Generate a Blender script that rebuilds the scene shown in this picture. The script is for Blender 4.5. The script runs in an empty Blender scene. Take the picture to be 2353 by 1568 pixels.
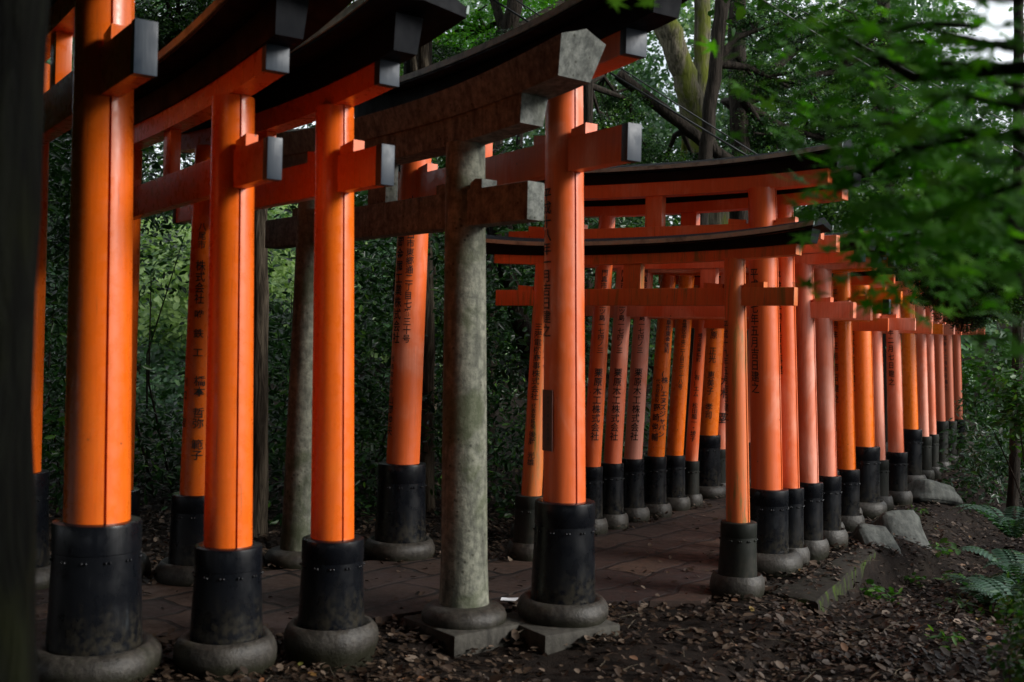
import bpy, bmesh, math, random
import numpy as np
from mathutils import Vector, Matrix
random.seed(7)
rng = np.random.default_rng(11)
sc = bpy.context.scene
COL = sc.collection
PI = math.pi
R = math.radians

# ------------------------------------------------------------------ survey of the place
# The camera stands 1.5 m above the path, level, turned 1.4 degrees about its own axis.
F, ROLL, EYE = 2500.0, R(1.4), 1.5          # F: focal length in pixels of a 2353 px wide picture
def ray(px, py):
    x, y = px - 1176.5, py - 784.0
    c, s = math.cos(ROLL), math.sin(ROLL)
    return (x*c + y*s)/F, (x*s - y*c)/F
def at(px, py, Y):
    u, v = ray(px, py)
    return Vector((u*Y, Y, EYE + v*Y))

# ------------------------------------------------------------------ node helpers
class NT:
    def __init__(self, mat):
        mat.use_nodes = True
        self.t = mat.node_tree
        self.t.nodes.clear()
    def n(self, kind, **kw):
        nd = self.t.nodes.new(kind)
        for k, v in kw.items():
            if k.startswith('_'):
                nd.inputs[int(k[1:])].default_value = v
            elif hasattr(nd, k):
                setattr(nd, k, v)
            else:
                nd.inputs[k.replace('__', ' ')].default_value = v
        return nd
    def l(self, a, b):
        self.t.links.new(a, b)
    def ramp(self, fac, stops):
        r = self.n('ShaderNodeValToRGB')
        e = r.color_ramp.elements
        while len(e) > 1: e.remove(e[-1])
        e[0].position = stops[0][0]; e[0].color = (*stops[0][1], 1)
        for p, c in stops[1:]:
            q = e.new(p); q.color = (*c, 1)
        self.l(fac, r.inputs[0])
        return r.outputs[0]
    def mix(self, fac, a, b, mode='MIX'):
        m = self.n('ShaderNodeMix', data_type='RGBA', blend_type=mode)
        for i, v in ((0, fac), (6, a), (7, b)):
            if hasattr(v, 'node'): self.l(v, m.inputs[i])
            elif i == 0: m.inputs[i].default_value = v
            else: m.inputs[i].default_value = (*v, 1)
        return m.outputs[2]
    def pos(self, scale=(1, 1, 1)):
        g = self.n('ShaderNodeNewGeometry')
        m = self.n('ShaderNodeMapping'); m.inputs['Scale'].default_value = scale
        self.l(g.outputs['Position'], m.inputs[0])
        return m.outputs[0]
    def noise(self, vec, scale, detail=4, rough=.55, dist=0):
        q = self.n('ShaderNodeTexNoise', Scale=scale, Detail=detail, Roughness=rough, Distortion=dist)
        self.l(vec, q.inputs['Vector'])
        return q.outputs[0]
    def mathn(self, op, a, b=0.0):
        m = self.n('ShaderNodeMath', operation=op)
        for i, v in ((0, a), (1, b)):
            if hasattr(v, 'node'): self.l(v, m.inputs[i])
            else: m.inputs[i].default_value = v
        return m.outputs[0]
    def step(self, v, lo, hi, a=0., b=1.):
        m = self.n('ShaderNodeMapRange', interpolation_type='SMOOTHSTEP')
        self.l(v, m.inputs[0])
        for i, x in ((1, lo), (2, hi), (3, a), (4, b)): m.inputs[i].default_value = x
        return m.outputs[0]
    def out(self, col, rough, bump=None, bstr=.3, bdist=.01, spec=.5, shader=None):
        o = self.n('ShaderNodeOutputMaterial')
        b = self.n('ShaderNodeBsdfPrincipled')
        for key, v in (('Base Color', col), ('Roughness', rough), ('Specular IOR Level', spec)):
            if hasattr(v, 'node'): self.l(v, b.inputs[key])
            elif key == 'Base Color': b.inputs[key].default_value = (*v, 1)
            else: b.inputs[key].default_value = v
        if bump is not None:
            bp = self.n('ShaderNodeBump', Strength=bstr, Distance=bdist)
            self.l(bump, bp.inputs['Height']); self.l(bp.outputs[0], b.inputs['Normal'])
        self.l(b.outputs[0], o.inputs[0])
        return b, o

def mat(name): return bpy.data.materials.new(name)

def paint(name, base, faded, fade_lo=.45, fade_hi=.7, moss=0.0, rough=.36, wear=0.0):
    m = mat(name); t = NT(m)
    p = t.pos()
    grain = t.noise(t.pos((22, 22, 1.2)), 3.0, 5, .6)
    big = t.noise(t.pos((1.6, 1.6, .9)), 1.4, 5, .6, .6)
    c = t.mix(t.step(big, fade_lo, fade_hi), base, faded)
    c = t.mix(t.step(grain, .3, .75, 0, .32), c, tuple(x*.6 for x in base))
    spots = t.n('ShaderNodeTexVoronoi', Scale=9.0); t.l(p, spots.inputs['Vector'])
    spm = t.step(spots.outputs['Distance'], .035, .06, .75, 0.)
    gate = t.step(t.noise(p, 4.0, 2), .52, .6)
    c = t.mix(t.mathn('MULTIPLY', spm, gate), c, (.06, .015, .006))
    drip = t.noise(t.pos((30, 30, .7)), 2.2, 3, .6)
    c = t.mix(t.step(drip, .62, .78, 0, .5), c, (.16, .035, .012))
    if wear:
        crack = t.noise(t.pos((34, 34, 1.6)), 1.6, 6, .7, 1.2)
        c = t.mix(t.step(crack, .6 - wear*.1, .68, 0, .8), c, (.19, .13, .055))
    if moss:
        mo = t.noise(t.pos((7, 7, .8)), 2.2, 5, .65, 1.0)
        c = t.mix(t.step(mo, .62 - moss*.12, .78 - moss*.1, 0, .8), c, (.13, .12, .02))
    rg = t.step(t.noise(p, 18, 3), .3, .7, rough - .06, rough + .12)
    t.out(c, rg, grain, .12, .004)
    return m

M = {}
M['fresh'] = paint('vermilion_fresh', (.76, .125, .007), (.78, .155, .010), .45, .75, rough=.28)
M['orange'] = paint('vermilion_orange', (.82, .165, .007), (.80, .145, .009), .45, .75, rough=.28)
M['salmon'] = paint('vermilion_salmon', (.70, .125, .026), (.76, .26, .15), .5, .68, rough=.34)
M['pink'] = paint('vermilion_faded', (.70, .16, .065), (.80, .34, .24), .40, .62, rough=.38)
M['old'] = paint('vermilion_weathered', (.66, .135, .024), (.55, .15, .03), .4, .7, moss=1.0, rough=.5, wear=.5)
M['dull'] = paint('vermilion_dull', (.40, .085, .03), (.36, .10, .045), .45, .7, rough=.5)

def black_paint(name, col, streak, rough=.34, spec=.45, mud=False):
    m = mat(name); t = NT(m)
    v = t.noise(t.pos((16, 16, 1.0)), 2.6, 5, .65)
    w = t.noise(t.pos((5, 5, 4)), 2.0, 4, .6)
    c = t.mix(t.mathn('MULTIPLY', t.step(v, .55, .78), t.step(w, .45, .7)), col, streak)
    if mud:
        g = t.n('ShaderNodeNewGeometry'); sx = t.n('ShaderNodeSeparateXYZ'); t.l(g.outputs['Position'], sx.inputs[0])
        hgt = t.mathn('ADD', sx.outputs[2], t.mathn('MULTIPLY', v, .35))
        c = t.mix(t.mathn('MULTIPLY', t.step(hgt, .30, .52, .85, 0.), t.step(t.noise(t.pos(), 30, 4), .35, .65)), c, (.026, .023, .017))
    t.out(c, t.step(w, .3, .7, rough - .08, rough + .14), v, .25, .004, spec)
    return m
M['sleeve'] = black_paint('black_painted_metal', (.0035, .0042, .006), (.03, .035, .038), .28, .26, True)
M['sleeve_moss'] = black_paint('black_metal_mossy', (.010, .0115, .009), (.055, .06, .038), .5, .22, True)
M['cap'] = black_paint('slate_black_cap', (.016, .027, .043), (.04, .06, .078), .45, .4)
M['roof'] = black_paint('black_roof_beam', (.0045, .0055, .008), (.012, .012, .013), .6, .10)
M['ink'] = (lambda m: (NT(m).out((.012, .010, .010), .55), m)[1])(mat('black_ink'))

def copper():
    m = mat('weathered_copper'); t = NT(m)
    a = t.noise(t.pos((3, 3, 3)), 3, 5, .65)
    c = t.ramp(a, [(.3, (.10, .14, .13)), (.52, (.30, .40, .38)), (.68, (.34, .33, .26)), (.8, (.10, .075, .04))])
    t.out(c, .5, a, .2, .004)
    return m
M['copper'] = copper()

def stone(name, c0, c1, moss, mosscol=(.075, .085, .02), rough=.8, scale=24, lo=.55, foot=False):
    m = mat(name); t = NT(m)
    p = t.pos()
    a = t.noise(p, scale, 6, .7); b = t.noise(p, 3.2, 5, .6, .5); s = t.noise(t.pos((9, 9, 1.6)), 2.4, 4, .6)
    c = t.mix(t.step(a, .3, .7), c0, c1)
    c = t.mix(t.step(s, .42, .72, 0, .7), c, tuple(x*.45 for x in c0))
    if moss: c = t.mix(t.step(b, lo, lo + .16, 0, moss), c, mosscol)
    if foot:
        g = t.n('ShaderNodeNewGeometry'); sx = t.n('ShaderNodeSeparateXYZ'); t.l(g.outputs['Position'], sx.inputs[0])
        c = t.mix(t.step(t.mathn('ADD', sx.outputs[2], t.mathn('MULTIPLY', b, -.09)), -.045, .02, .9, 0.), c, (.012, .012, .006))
    sp = t.n('ShaderNodeTexVoronoi', Scale=26.0); t.l(p, sp.inputs['Vector'])
    c = t.mix(t.mathn('MULTIPLY', t.step(sp.outputs['Distance'], .1, .26, .85, 0), t.step(t.noise(p, 5, 2), .5, .6)), c, (.03, .03, .02))
    t.out(c, rough, a, .55, .01, .28)
    return m
M['granite'] = stone('lichen_granite', (.085, .088, .070), (.225, .228, .178), .6, (.045, .058, .02), lo=.47)
M['granite_dark'] = stone('sooty_granite', (.068, .074, .068), (.20, .208, .188), .45, (.04, .048, .02))
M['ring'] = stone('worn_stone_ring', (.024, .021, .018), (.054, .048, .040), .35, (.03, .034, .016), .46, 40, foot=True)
M['slab'] = stone('mossy_slab', (.035, .032, .027), (.065, .060, .05), .6, (.05, .06, .018), .8)
def kerb_mat():
    m = mat('mossy_concrete'); t = NT(m); p = t.pos()
    a = t.noise(p, 24, 6, .7); b = t.noise(t.pos((6, 6, 1.5)), 2.0, 5, .6, .5)
    c = t.mix(t.step(a, .3, .7), (.012, .010, .008), (.026, .022, .018))
    g = t.n('ShaderNodeNewGeometry'); sx = t.n('ShaderNodeSeparateXYZ'); t.l(g.outputs['True Normal'], sx.inputs[0])
    up = t.step(sx.outputs[2], .4, .8, 1., .05)
    c = t.mix(t.mathn('MULTIPLY', up, t.step(b, .46, .6)), c, (.035, .06, .007))
    t.out(c, .9, a, .6, .012, .15)
    return m
M['kerb'] = kerb_mat()
M['rock'] = stone('grey_boulder', (.034, .038, .034), (.095, .10, .09), .25, (.08, .085, .04), .75, 14)

def dirt():
    m = mat('forest_soil'); t = NT(m); p = t.pos()
    a = t.noise(p, 9, 8, .7); b = t.noise(p, .8, 4, .6, .4); f = t.noise(p, 60, 4, .7)
    c = t.mix(t.step(a, .3, .72), (.006, .004, .003), (.018, .012, .009))
    c = t.mix(t.step(b, .52, .68, 0, .75), c, (.036, .028, .021))
    c = t.mix(t.step(f, .55, .75, 0, .5), c, (.028, .02, .014))
    t.out(c, .9, f, .7, .02, .12)
    return m
M['soil'] = dirt()

def paving():
    m = mat('flagstone_path'); t = NT(m)
    g = t.n('ShaderNodeNewGeometry')
    mp = t.n('ShaderNodeMapping'); mp.inputs['Rotation'].default_value = (0, 0, R(-52))
    t.l(g.outputs['Position'], mp.inputs[0])
    nz = t.n('ShaderNodeTexNoise', Scale=2.2, Detail=3); t.l(mp.outputs[0], nz.inputs['Vector'])
    off = t.n('ShaderNodeVectorMath', operation='SCALE'); t.l(nz.outputs[1], off.inputs[0]); off.inputs[3].default_value = .22
    ad = t.n('ShaderNodeVectorMath', operation='ADD'); t.l(mp.outputs[0], ad.inputs[0]); t.l(off.outputs[0], ad.inputs[1])
    br = t.n('ShaderNodeTexBrick', offset=.43, squash=1.5, squash_frequency=3, Scale=1.0)
    for k, v in (('Color1', (.022, .0135, .012, 1)), ('Color2', (.075, .046, .032, 1)), ('Mortar', (.006, .0045, .004, 1))):
        br.inputs[k].default_value = v
    br.inputs['Mortar Size'].default_value = .02; br.inputs['Mortar Smooth'].default_value = .3
    br.inputs['Brick Width'].default_value = .62; br.inputs['Row Height'].default_value = .34; br.inputs['Bias'].default_value = -.1
    t.l(ad.outputs[0], br.inputs['Vector'])
    p = t.pos(); a = t.noise(p, 14, 6, .65); b = t.noise(p, 2, 4, .6)
    c = t.mix(t.step(a, .35, .7, 0, .5), br.outputs[0], (.016, .010, .009))
    c = t.mix(t.step(b, .5, .7, 0, .5), c, (.030, .019, .019))
    h = t.mathn('ADD', t.mathn('MULTIPLY', br.outputs[1], -1.2), t.mathn('MULTIPLY', a, .5))
    t.out(c, t.step(a, .3, .7, .5, .75), h, .6, .015, .28)
    return m
M['paving'] = paving()

def bark(name, c0, c1, moss):
    m = mat(name); t = NT(m)
    v = t.noise(t.pos((18, 18, 2.2)), 1.4, 6, .65, .6); b = t.noise(t.pos((2, 2, 1.0)), 1.2, 4, .6)
    c = t.mix(t.step(v, .35, .65), c0, c1)
    if moss: c = t.mix(t.step(b, .46, .62, 0, moss), c, (.085, .10, .012))
    t.out(c, .9, v, 1.0, .04, .12)
    return m
M['bark'] = bark('tree_bark', (.028, .022, .016), (.11, .09, .065), 0)
M['bark_dark'] = bark('dark_bark', (.010, .008, .006), (.035, .028, .022), 0)
M['bark_moss'] = bark('mossy_bark', (.05, .045, .03), (.16, .14, .10), .95)
M['bark_near'] = bark('mossy_dark_bark', (.003, .003, .0025), (.011, .012, .008), .12)  # near-black base carries the shade that lies on the nearest trunk

def leaf(name, dark, mid, light, rough=.36, trans=.28, spec=.5):
    m = mat(name); t = NT(m)
    at_ = t.n('ShaderNodeAttribute', attribute_name='tone')
    c = t.ramp(at_.outputs['Fac'], [(0, dark), (.55, mid), (1, light)])
    b, o = t.out(c, rough, spec=spec)
    tr = t.n('ShaderNodeBsdfTranslucent')
    tc = t.mix(1.0, c, (1.0, 1.25, .45), 'MULTIPLY')
    t.l(tc, tr.inputs[0])
    mx = t.n('ShaderNodeMixShader', _0=trans)
    t.l(b.outputs[0], mx.inputs[1]); t.l(tr.outputs[0], mx.inputs[2]); t.l(mx.outputs[0], o.inputs[0])
    return m
M['laurel'] = leaf('laurel_leaf', (.008, .024, .010), (.019, .060, .015), (.085, .19, .018), .32, .30, .28)
M['broad'] = leaf('broad_leaf', (.018, .05, .012), (.04, .115, .016), (.13, .24, .025), .42, .38, .35)
M['maple'] = leaf('maple_leaf', (.03, .11, .008), (.055, .20, .010), (.13, .34, .015), .6, .55, .18)
M['hillleaf'] = leaf('hill_leaf', (.022, .06, .03), (.075, .16, .07), (.25, .36, .12), .5, .35)
M['fern'] = leaf('fern_leaf', (.018, .05, .030), (.032, .085, .048), (.07, .14, .06), .5, .3)

def litter():
    m = mat('fallen_leaf'); t = NT(m)
    at_ = t.n('ShaderNodeAttribute', attribute_name='tone')
    c = t.ramp(at_.outputs['Fac'], [(0, (.012, .007, .0045)), (.40, (.033, .020, .012)), (.68, (.066, .044, .029)),
                                    (.87, (.15, .115, .088)), (.94, (.17, .065, .022)), (.97, (.09, .11, .025)), (1., (.25, .03, .015))])
    t.out(c, .55, spec=.22)
    return m
M['litter'] = litter()

# ------------------------------------------------------------------ mesh helpers
class MB:
    def __init__(self): self.v, self.f, self.m = [], [], []
    def add(self, vs, fs, mi=0):
        b = len(self.v); self.v += [tuple(x) for x in vs]
        for q in fs: self.f.append([b + i for i in q]); self.m.append(mi)
        return self
    def box(self, c, s, bev=0.0, mtx=None):
        bm = bmesh.new()
        bmesh.ops.create_cube(bm, size=1.0)
        for v in bm.verts: v.co = Vector((v.co.x*s[0], v.co.y*s[1], v.co.z*s[2]))
        if bev: bmesh.ops.bevel(bm, geom=list(bm.edges), offset=bev, segments=2, affect='EDGES', profile=.6)
        for v in bm.verts:
            v.co = (mtx @ v.co if mtx else v.co) + Vector(c)
        bm.verts.index_update()
        self.add([v.co[:] for v in bm.verts], [[v.index for v in q.verts] for q in bm.faces]); bm.free()
        return self
    def rings(self, rings, cap0=True, cap1=True):
        n = len(rings[0]); b = len(self.v)
        for r_ in rings: self.v += [tuple(x) for x in r_]
        for k in range(len(rings) - 1):
            for i in range(n):
                j = (i + 1) % n
                self.f.append([b + k*n + i, b + k*n + j, b + (k+1)*n + j, b + (k+1)*n + i]); self.m.append(0)
        if cap0: self.f.append([b + i for i in range(n)][::-1]); self.m.append(0)
        if cap1: self.f.append([b + (len(rings)-1)*n + i for i in range(n)]); self.m.append(0)
        return self
    def lathe(self, prof, c=(0, 0, 0), n=40, lean=0.0):
        rs = []
        for r_, z in prof:
            rs.append([(c[0] + lean*z + r_*math.cos(2*PI*i/n), c[1] + r_*math.sin(2*PI*i/n), c[2] + z) for i in range(n)])
        return self.rings(rs)
    def tube(self, pts, radii, n=10, jit=0.0):
        pts = [Vector(p) for p in pts]; rs = []
        up = Vector((0, 0, 1)); prev = None
        for i, p in enumerate(pts):
            d = (pts[min(i+1, len(pts)-1)] - pts[max(i-1, 0)]).normalized()
            a = d.cross(up if abs(d.z) < .9 else Vector((1, 0, 0))).normalized() if prev is None else (prev - d*prev.dot(d)).normalized()
            prev = a; b = d.cross(a)
            rs.append([p + (a*math.cos(2*PI*k/n) + b*math.sin(2*PI*k/n))*radii[i]*(1 + jit*random.uniform(-1, 1)) for k in range(n)])
        return self.rings(rs)
    def build(self, name, material, parent=None, smooth=35):
        me = bpy.data.meshes.new(name); me.from_pydata(self.v, [], self.f)
        me.validate(); 
        bm = bmesh.new(); bm.from_mesh(me); bmesh.ops.recalc_face_normals(bm, faces=bm.faces); bm.to_mesh(me); bm.free()
        if smooth:
            me.polygons.foreach_set('use_smooth', [True]*len(me.polygons))
            me.set_sharp_from_angle(angle=R(smooth))
        o = bpy.data.objects.new(name, me); COL.objects.link(o)
        me.materials.append(material)
        if parent: o.parent = parent
        return o
def tag(o, label, cat, group=None, kind=None):
    o['label'] = label; o['category'] = cat
    if group: o['group'] = group
    if kind: o['kind'] = kind
    return o
def empty(name, loc, rz=0.0):
    o = bpy.data.objects.new(name, None); o.empty_display_size = .1
    o.location = loc; o.rotation_euler = (0, 0, rz); COL.objects.link(o)
    return o

# ------------------------------------------------------------------ ground heights
def sstep(x, a, b):
    t = np.clip((np.asarray(x, float) - a)/(b - a), 0, 1); return t*t*(3 - 2*t)
def gh(x, y):
    x = np.asarray(x, float); y = np.asarray(y, float)
    d = (x - 1.55)*.866 - (y - 6.9)*.5
    k = sstep(y, 8.2, 8.9)
    lo, hi = .40 - .1*k, .50 + .45*k
    t = np.clip((d - lo)/(hi - lo), 0, 1); t = t*t*(3 - 2*t)
    z = -.03 - t*(.07 + .21*sstep(y, 6.3, 8.2))
    z = z - .085*np.exp(-((x - .1)**2/1.2 + (y - 5.25)**2/.30))
    z = z + np.clip(d - 2.2, 0, None)*.10*sstep(y, 6, 9)
    z = z + .012*np.sin(x*5.3 + y*3.1) + .008*np.sin(x*11 - y*9)
    z = z + 5.0*sstep(y - .10*np.abs(x), 20, 44)
    return z

# ------------------------------------------------------------------ torii
def post_rings(r0, r1, z0, z1, xs, lean, groove=True, outward=1, n=56, steps=8):
    th = [2*PI*i/n for i in range(n)]
    prof = [(t, 1.0, 0.0) for t in th]
    if groove:                                   # kerf seam on the outward side with a filler board beside it
        prof = [q for q in prof if not (-.06 < ((q[0] - (0 if outward > 0 else PI) + PI) % (2*PI) - PI) < .13)]
        base = 0 if outward > 0 else PI
        for dt, off in ((-.055, 0), (-.045, -.016), (.012, -.016), (.022, .004), (.1, .004)):
            prof.append(((base + dt) % (2*PI), 1.0, off))
        prof.sort()
    rs = []
    for k in range(steps + 1):
        f = k/steps; z = z0 + (z1 - z0)*f; r = r0 + (r1 - r0)*f
        ax = xs - math.copysign(1, xs)*math.tan(lean)*z
        ring_ = []
        for t, m_, off in prof:
            rr = r*m_ + off
            if groove and off == 0:
                dt = (t - (0 if outward > 0 else PI) + PI) % (2*PI) - PI
                if 0 < dt < .95: rr += .004*(1 - max(0, dt - .8)/.15)
            ring_.append((ax + rr*math.cos(t), rr*math.sin(t), z))
        rs.append(ring_)
    return rs

def sweep(profile_fn, half, curve, n=24, slant=0.0, half_l=None):
    """profile_fn(u) -> list of (y, z); swept along local x from -half_l to half with z raised by curve(x)"""
    hl = half_l or half; rs = []
    for k in range(n + 1):
        x = -hl + (half + hl)*k/n
        u = x/half if x > 0 else x/hl
        prof = profile_fn(u); z0 = min(p[1] for p in prof)
        s = slant*(1 if u > 0 else -1)*abs(u)**6
        rs.append([(x + s*(z - z0), y, z + curve(x)) for y, z in prof])
    return MB().rings(rs)

def inscription(root, pillar, axis, radius, cam_local, text, t, z0, z1, width, name='inscription'):
    """one upright column of characters wrapped round the pillar"""
    chars = list(text); n = len(chars); pitch = (z0 - z1)/n
    phi = math.atan2(cam_local.y - axis(1.).y, cam_local.x - axis(1.).x) + math.asin(max(-.97, min(.97, t)))
    vs, fs = [], []
    for i, ch in enumerate(chars):
        if ch == ' ': continue
        cu = bpy.data.curves.new('glyph', 'FONT'); cu.body = ch; cu.size = 1.0; cu.offset = .012; cu.resolution_u = 2
        o = bpy.data.objects.new('glyph', cu); COL.objects.link(o)
        me = bpy.data.meshes.new_from_object(o.evaluated_get(bpy.context.evaluated_depsgraph_get()))
        bm = bmesh.new(); bm.from_mesh(me)
        bpy.data.objects.remove(o); bpy.data.curves.remove(cu); bpy.data.meshes.remove(me)
        if not bm.verts: bm.free(); continue
        long_e = [e for e in bm.edges if e.calc_length() > .22]
        if long_e: bmesh.ops.subdivide_edges(bm, edges=long_e, cuts=2)
        bmesh.ops.triangulate(bm, faces=bm.faces)
        zc = z0 - (i + .5)*pitch; b = len(vs); hgt = min(pitch*1.02, width*1.15)
        for v in bm.verts:
            tx = (v.co.x - .5)*width; tz = (v.co.y - .38)*hgt; z = zc + tz
            r_ = radius(z) + .0055; a = phi + tx/r_; c = axis(z)
            vs.append((c.x + r_*math.cos(a), c.y + r_*math.sin(a), z))
        bm.verts.index_update()
        fs += [[b + v.index for v in f.verts] for f in bm.faces]; bm.free()
    if vs:
        MB().add(vs, fs).build(name, M['ink'], pillar, smooth=0)

RINGS = []
def torii(label, fx, fy, bx, by, rad, zt, zn, hn=.18, sleeve=.52, srad=1.27, paint_='fresh', sl='sleeve', lean=2.3,
          on=.33, os_=.30, hs=.12, ts=.13, hk=.17, rw=.23, ok=.5, orf=.66, curve=.05, kcurve=.09, nt=.085, caps=True, base='ring', texts=(), name='vermilion_torii',
          wedge=.26, plaque=None, ground=-.02, strut=True, ringh=None, sunk=False, black=True, re=.045, rg=.36, lcaps=None):
    P0, P1 = Vector((fx, fy, 0)), Vector((bx, by, 0))
    mid = (P0 + P1)/2; d = P0 - P1; W = d.length; rz = math.atan2(d.y, d.x)
    root = empty(name, mid, rz); tag(root, label, 'torii gate', 'vermilion gates along the path')
    mp, L = M[paint_], R(lean); h = W/2
    inv = Matrix.Rotation(-rz, 3, 'Z')
    cam = inv @ (Vector((0, 0, 0)) - mid)
    rt = rad*.87
    cx = lambda x: curve*max(0, abs(x)/(h + os_))**2.4
    for s in (1, -1):
        axis = lambda z, s=s: Vector((s*h - s*math.tan(L)*z, 0, z))
        radius = lambda z: rad + (rt - rad)*z/zt
        pl = MB().rings(post_rings(rad, rt, .12, zt + .02, s*h, L, True, s)).build('pillar', mp, root, 30)
        # sleeve with rolled top band and rivets
        r1 = rad*srad; r0 = r1*1.1
        xo = s*h - s*math.tan(L)*sleeve*.6
        prof = [(r0, .07), (r0, .12), (r1*1.015, sleeve*.80), (r1*1.015, sleeve*.805), (r1*1.03, sleeve*.81), (r1*1.03, sleeve - .012), (r1*1.012, sleeve), (r1*.97, sleeve + .003), (rad*.98, sleeve + .003)]
        mb = MB().lathe(prof, (xo, 0, 0), 40)
        for a in np.arange(0, 2*PI, PI/6):
            for q in (-.05, .05):
                rr = r1*1.035
                mb.lathe([(.007, 0), (.006, .004), (.002, .007)], (0, 0, 0), 8)
                M4 = Matrix.Translation((xo + rr*math.cos(a + q), rr*math.sin(a + q), sleeve*.76)) @ Matrix.Rotation(a + q, 4, 'Z') @ Matrix.Rotation(PI/2, 4, 'Y')
                for i in range(len(mb.v) - 24, len(mb.v)): mb.v[i] = tuple(M4 @ Vector(mb.v[i]))
        mb.build('sleeve', M[sl], pl, 40)
        # rounded stone ring
        rr = r0*1.04; tt = rad*.56 if ringh is None else ringh
        top = .105; bot = ground - .08
        prof = [(rr + tt*.55, bot), (rr + tt*.82, ground + .004), (rr + tt*.97, ground + .028), (rr + tt, (top + ground)/2 + .006), (rr + tt*.94, top - .032), (rr + tt*.75, top - .008), (rr + tt*.45, top + .012), (rr + tt*.12, top + .008), (rr*.93, top - .012)]
        if base:
            mr = MB().lathe(prof, (xo, 0, 0), 48); p1, p2, p3 = (random.uniform(0, 6) for _ in range(3))
            for i, v in enumerate(mr.v):
                a = math.atan2(v[1], v[0] - xo); k = 1 + .022*math.sin(2*a + p1) + .014*math.sin(5*a + p2) + random.uniform(-.004, .004)
                if 0 < (a - p3) % (2*PI) < .14: k -= .02
                mr.v[i] = (xo + (v[0] - xo)*k, v[1]*k, v[2] + (.006*math.sin(3*a + p3) if v[2] < .09 else 0))
            mr.build('base_ring', M['ring'], root, 60); RINGS.append((mid + Matrix.Rotation(rz, 3, 'Z') @ Vector((xo, 0, 0)), rr + tt))
            if base == 'plinth' and s > 0:
                MB().box((xo + .03, -.06, ground - .055), (.49, .49, .12), .012).build('plinth', M['slab'], root, 30)
        # wedges on both sides of the pillar
        for q in (1, -1):
            x0 = s*h - s*math.tan(L)*zn + q*(rad*.97); ln = wedge*.5; wt = nt*.92
            hgt = hn*.34
            z = zn + hn/2 - .004
            vs = [(x0, -wt/2, z), (x0 + q*ln, -wt/2, z), (x0 + q*ln, -wt/2, z + hgt), (x0, -wt/2, z + hgt*.72),
                  (x0, wt/2, z), (x0 + q*ln, wt/2, z), (x0 + q*ln, wt/2, z + hgt), (x0, wt/2, z + hgt*.72)]
            MB().add(vs, [[0, 1, 2, 3], [7, 6, 5, 4], [0, 4, 5, 1], [1, 5, 6, 2], [2, 6, 7, 3], [3, 7, 4, 0]]).build('wedge', mp, root, 0)
        for tx in texts:
            if tx[0] == s:
                inscription(root, pl, axis, radius, cam, *tx[1:])
        if plaque and plaque[0] == s:
            _, t, z0, z1, w = plaque
            phi = math.atan2(cam.y - axis(1.).y, cam.x - axis(1.).x) + math.asin(t)
            vs, k = [], 8
            for z in (z0, z1):
                for rr_ in (.004, .010):
                    for i in range(k + 1):
                        a = phi + (i/k - .5)*w/radius(z); rad_ = radius(z) + rr_; c = axis(z)
                        vs.append((c.x + rad_*math.cos(a), c.y + rad_*math.sin(a), z))
            n = k + 1; fs = []
            for i in range(k):
                fs += [[n + i, n + i + 1, 3*n + i + 1, 3*n + i], [i, i + 1, n + i + 1, n + i], [2*n + i, 3*n + i, 3*n + i + 1, 2*n + i + 1]]
            fs += [[0, n, 3*n, 2*n], [k, 2*n + k, 3*n + k, n + k]]
            pq = MB().add(vs, fs).build('plaque', M['plaque'], pl, 0)
            inscription(root, pl, axis, lambda z: radius(z) + .007, cam, '平成十八年一月吉日建之', min(.9, t + .1), z0 - .03, z1 + .03, .018)
    # tie beam, in one piece through both pillars
    tb = MB().box((0, 0, zn), (W + 2*on - .02, nt, hn), .004).build('tie_beam', mp, root, 30)
    for s in (1, -1):
        if caps:
            MB().box((s*(h + on - .022), 0, zn), (.052, nt + .006, hn + .006), .003).build('end_cap', M['cap'], tb, 30)
    if strut:
        MB().box((0, 0, (zn + hn/2 + zt)/2), (.13, nt*.9, zt - zn - hn/2 + .012), .004).build('strut', mp, root, 30)
    # lower lintel
    pr = lambda u: [(-ts/2, zt), (ts/2, zt), (ts/2, zt + hs), (-ts/2, zt + hs)]
    lt = sweep(pr, h + os_, cx).build('lower_lintel', mp, root, 30)
    if caps if lcaps is None else lcaps:
        for s in (1, -1):
            x = s*(h + os_ - .015); z = zt + cx(x)
            MB().box((x, 0, z + hs/2), (.05, ts + .006, hs + .006), .003).build('end_cap', M['cap'], lt, 30)
    # upper lintel (black) and its little roof
    kc = lambda x: cx(x) + kcurve*max(0, abs(x)/(h + orf))**2.6
    zk = zt + hs - .004
    rise = lambda u: kcurve*abs(u)**2.6
    pr = lambda u: [(-ts*.62, zk), (ts*.62, zk), (ts*.72, zk + hk + rise(u)), (-ts*.72, zk + hk + rise(u))]
    kb = sweep(pr, h + ok, cx, slant=.18).build('upper_lintel', M['roof'], root, 30)
    zr = zk + hk - .006; e = re; g = rw*rg
    pr = lambda u: [(-rw, zr), (0, zr + .03), (rw, zr), (rw, zr + e), (0, zr + e + g), (-rw, zr + e)]
    rf = sweep(pr, h + orf, kc, n=28, slant=.12).build('roof', M['roof'], root, 30)
    for s in (1, -1):
        pr = lambda u, s=s: [(s*(rw - .006), zr + e*.35), (s*(rw + .008), zr + e*.35), (s*(rw + .008), zr + e + .008), (s*(rw - .004), zr + e + .008)]
        sweep(pr, h + orf + .006, kc, n=28, slant=.12).build('roof_edge', M['copper'] if black else M['cap'], rf, 30)
    return root

M['white'] = (lambda m: (NT(m).out((.6, .62, .66), .7), m)[1])(mat('white_paper'))
M['plaque'] = (lambda m: (NT(m).out((.075, .028, .022), .5), m)[1])(mat('brown_plaque'))

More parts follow.
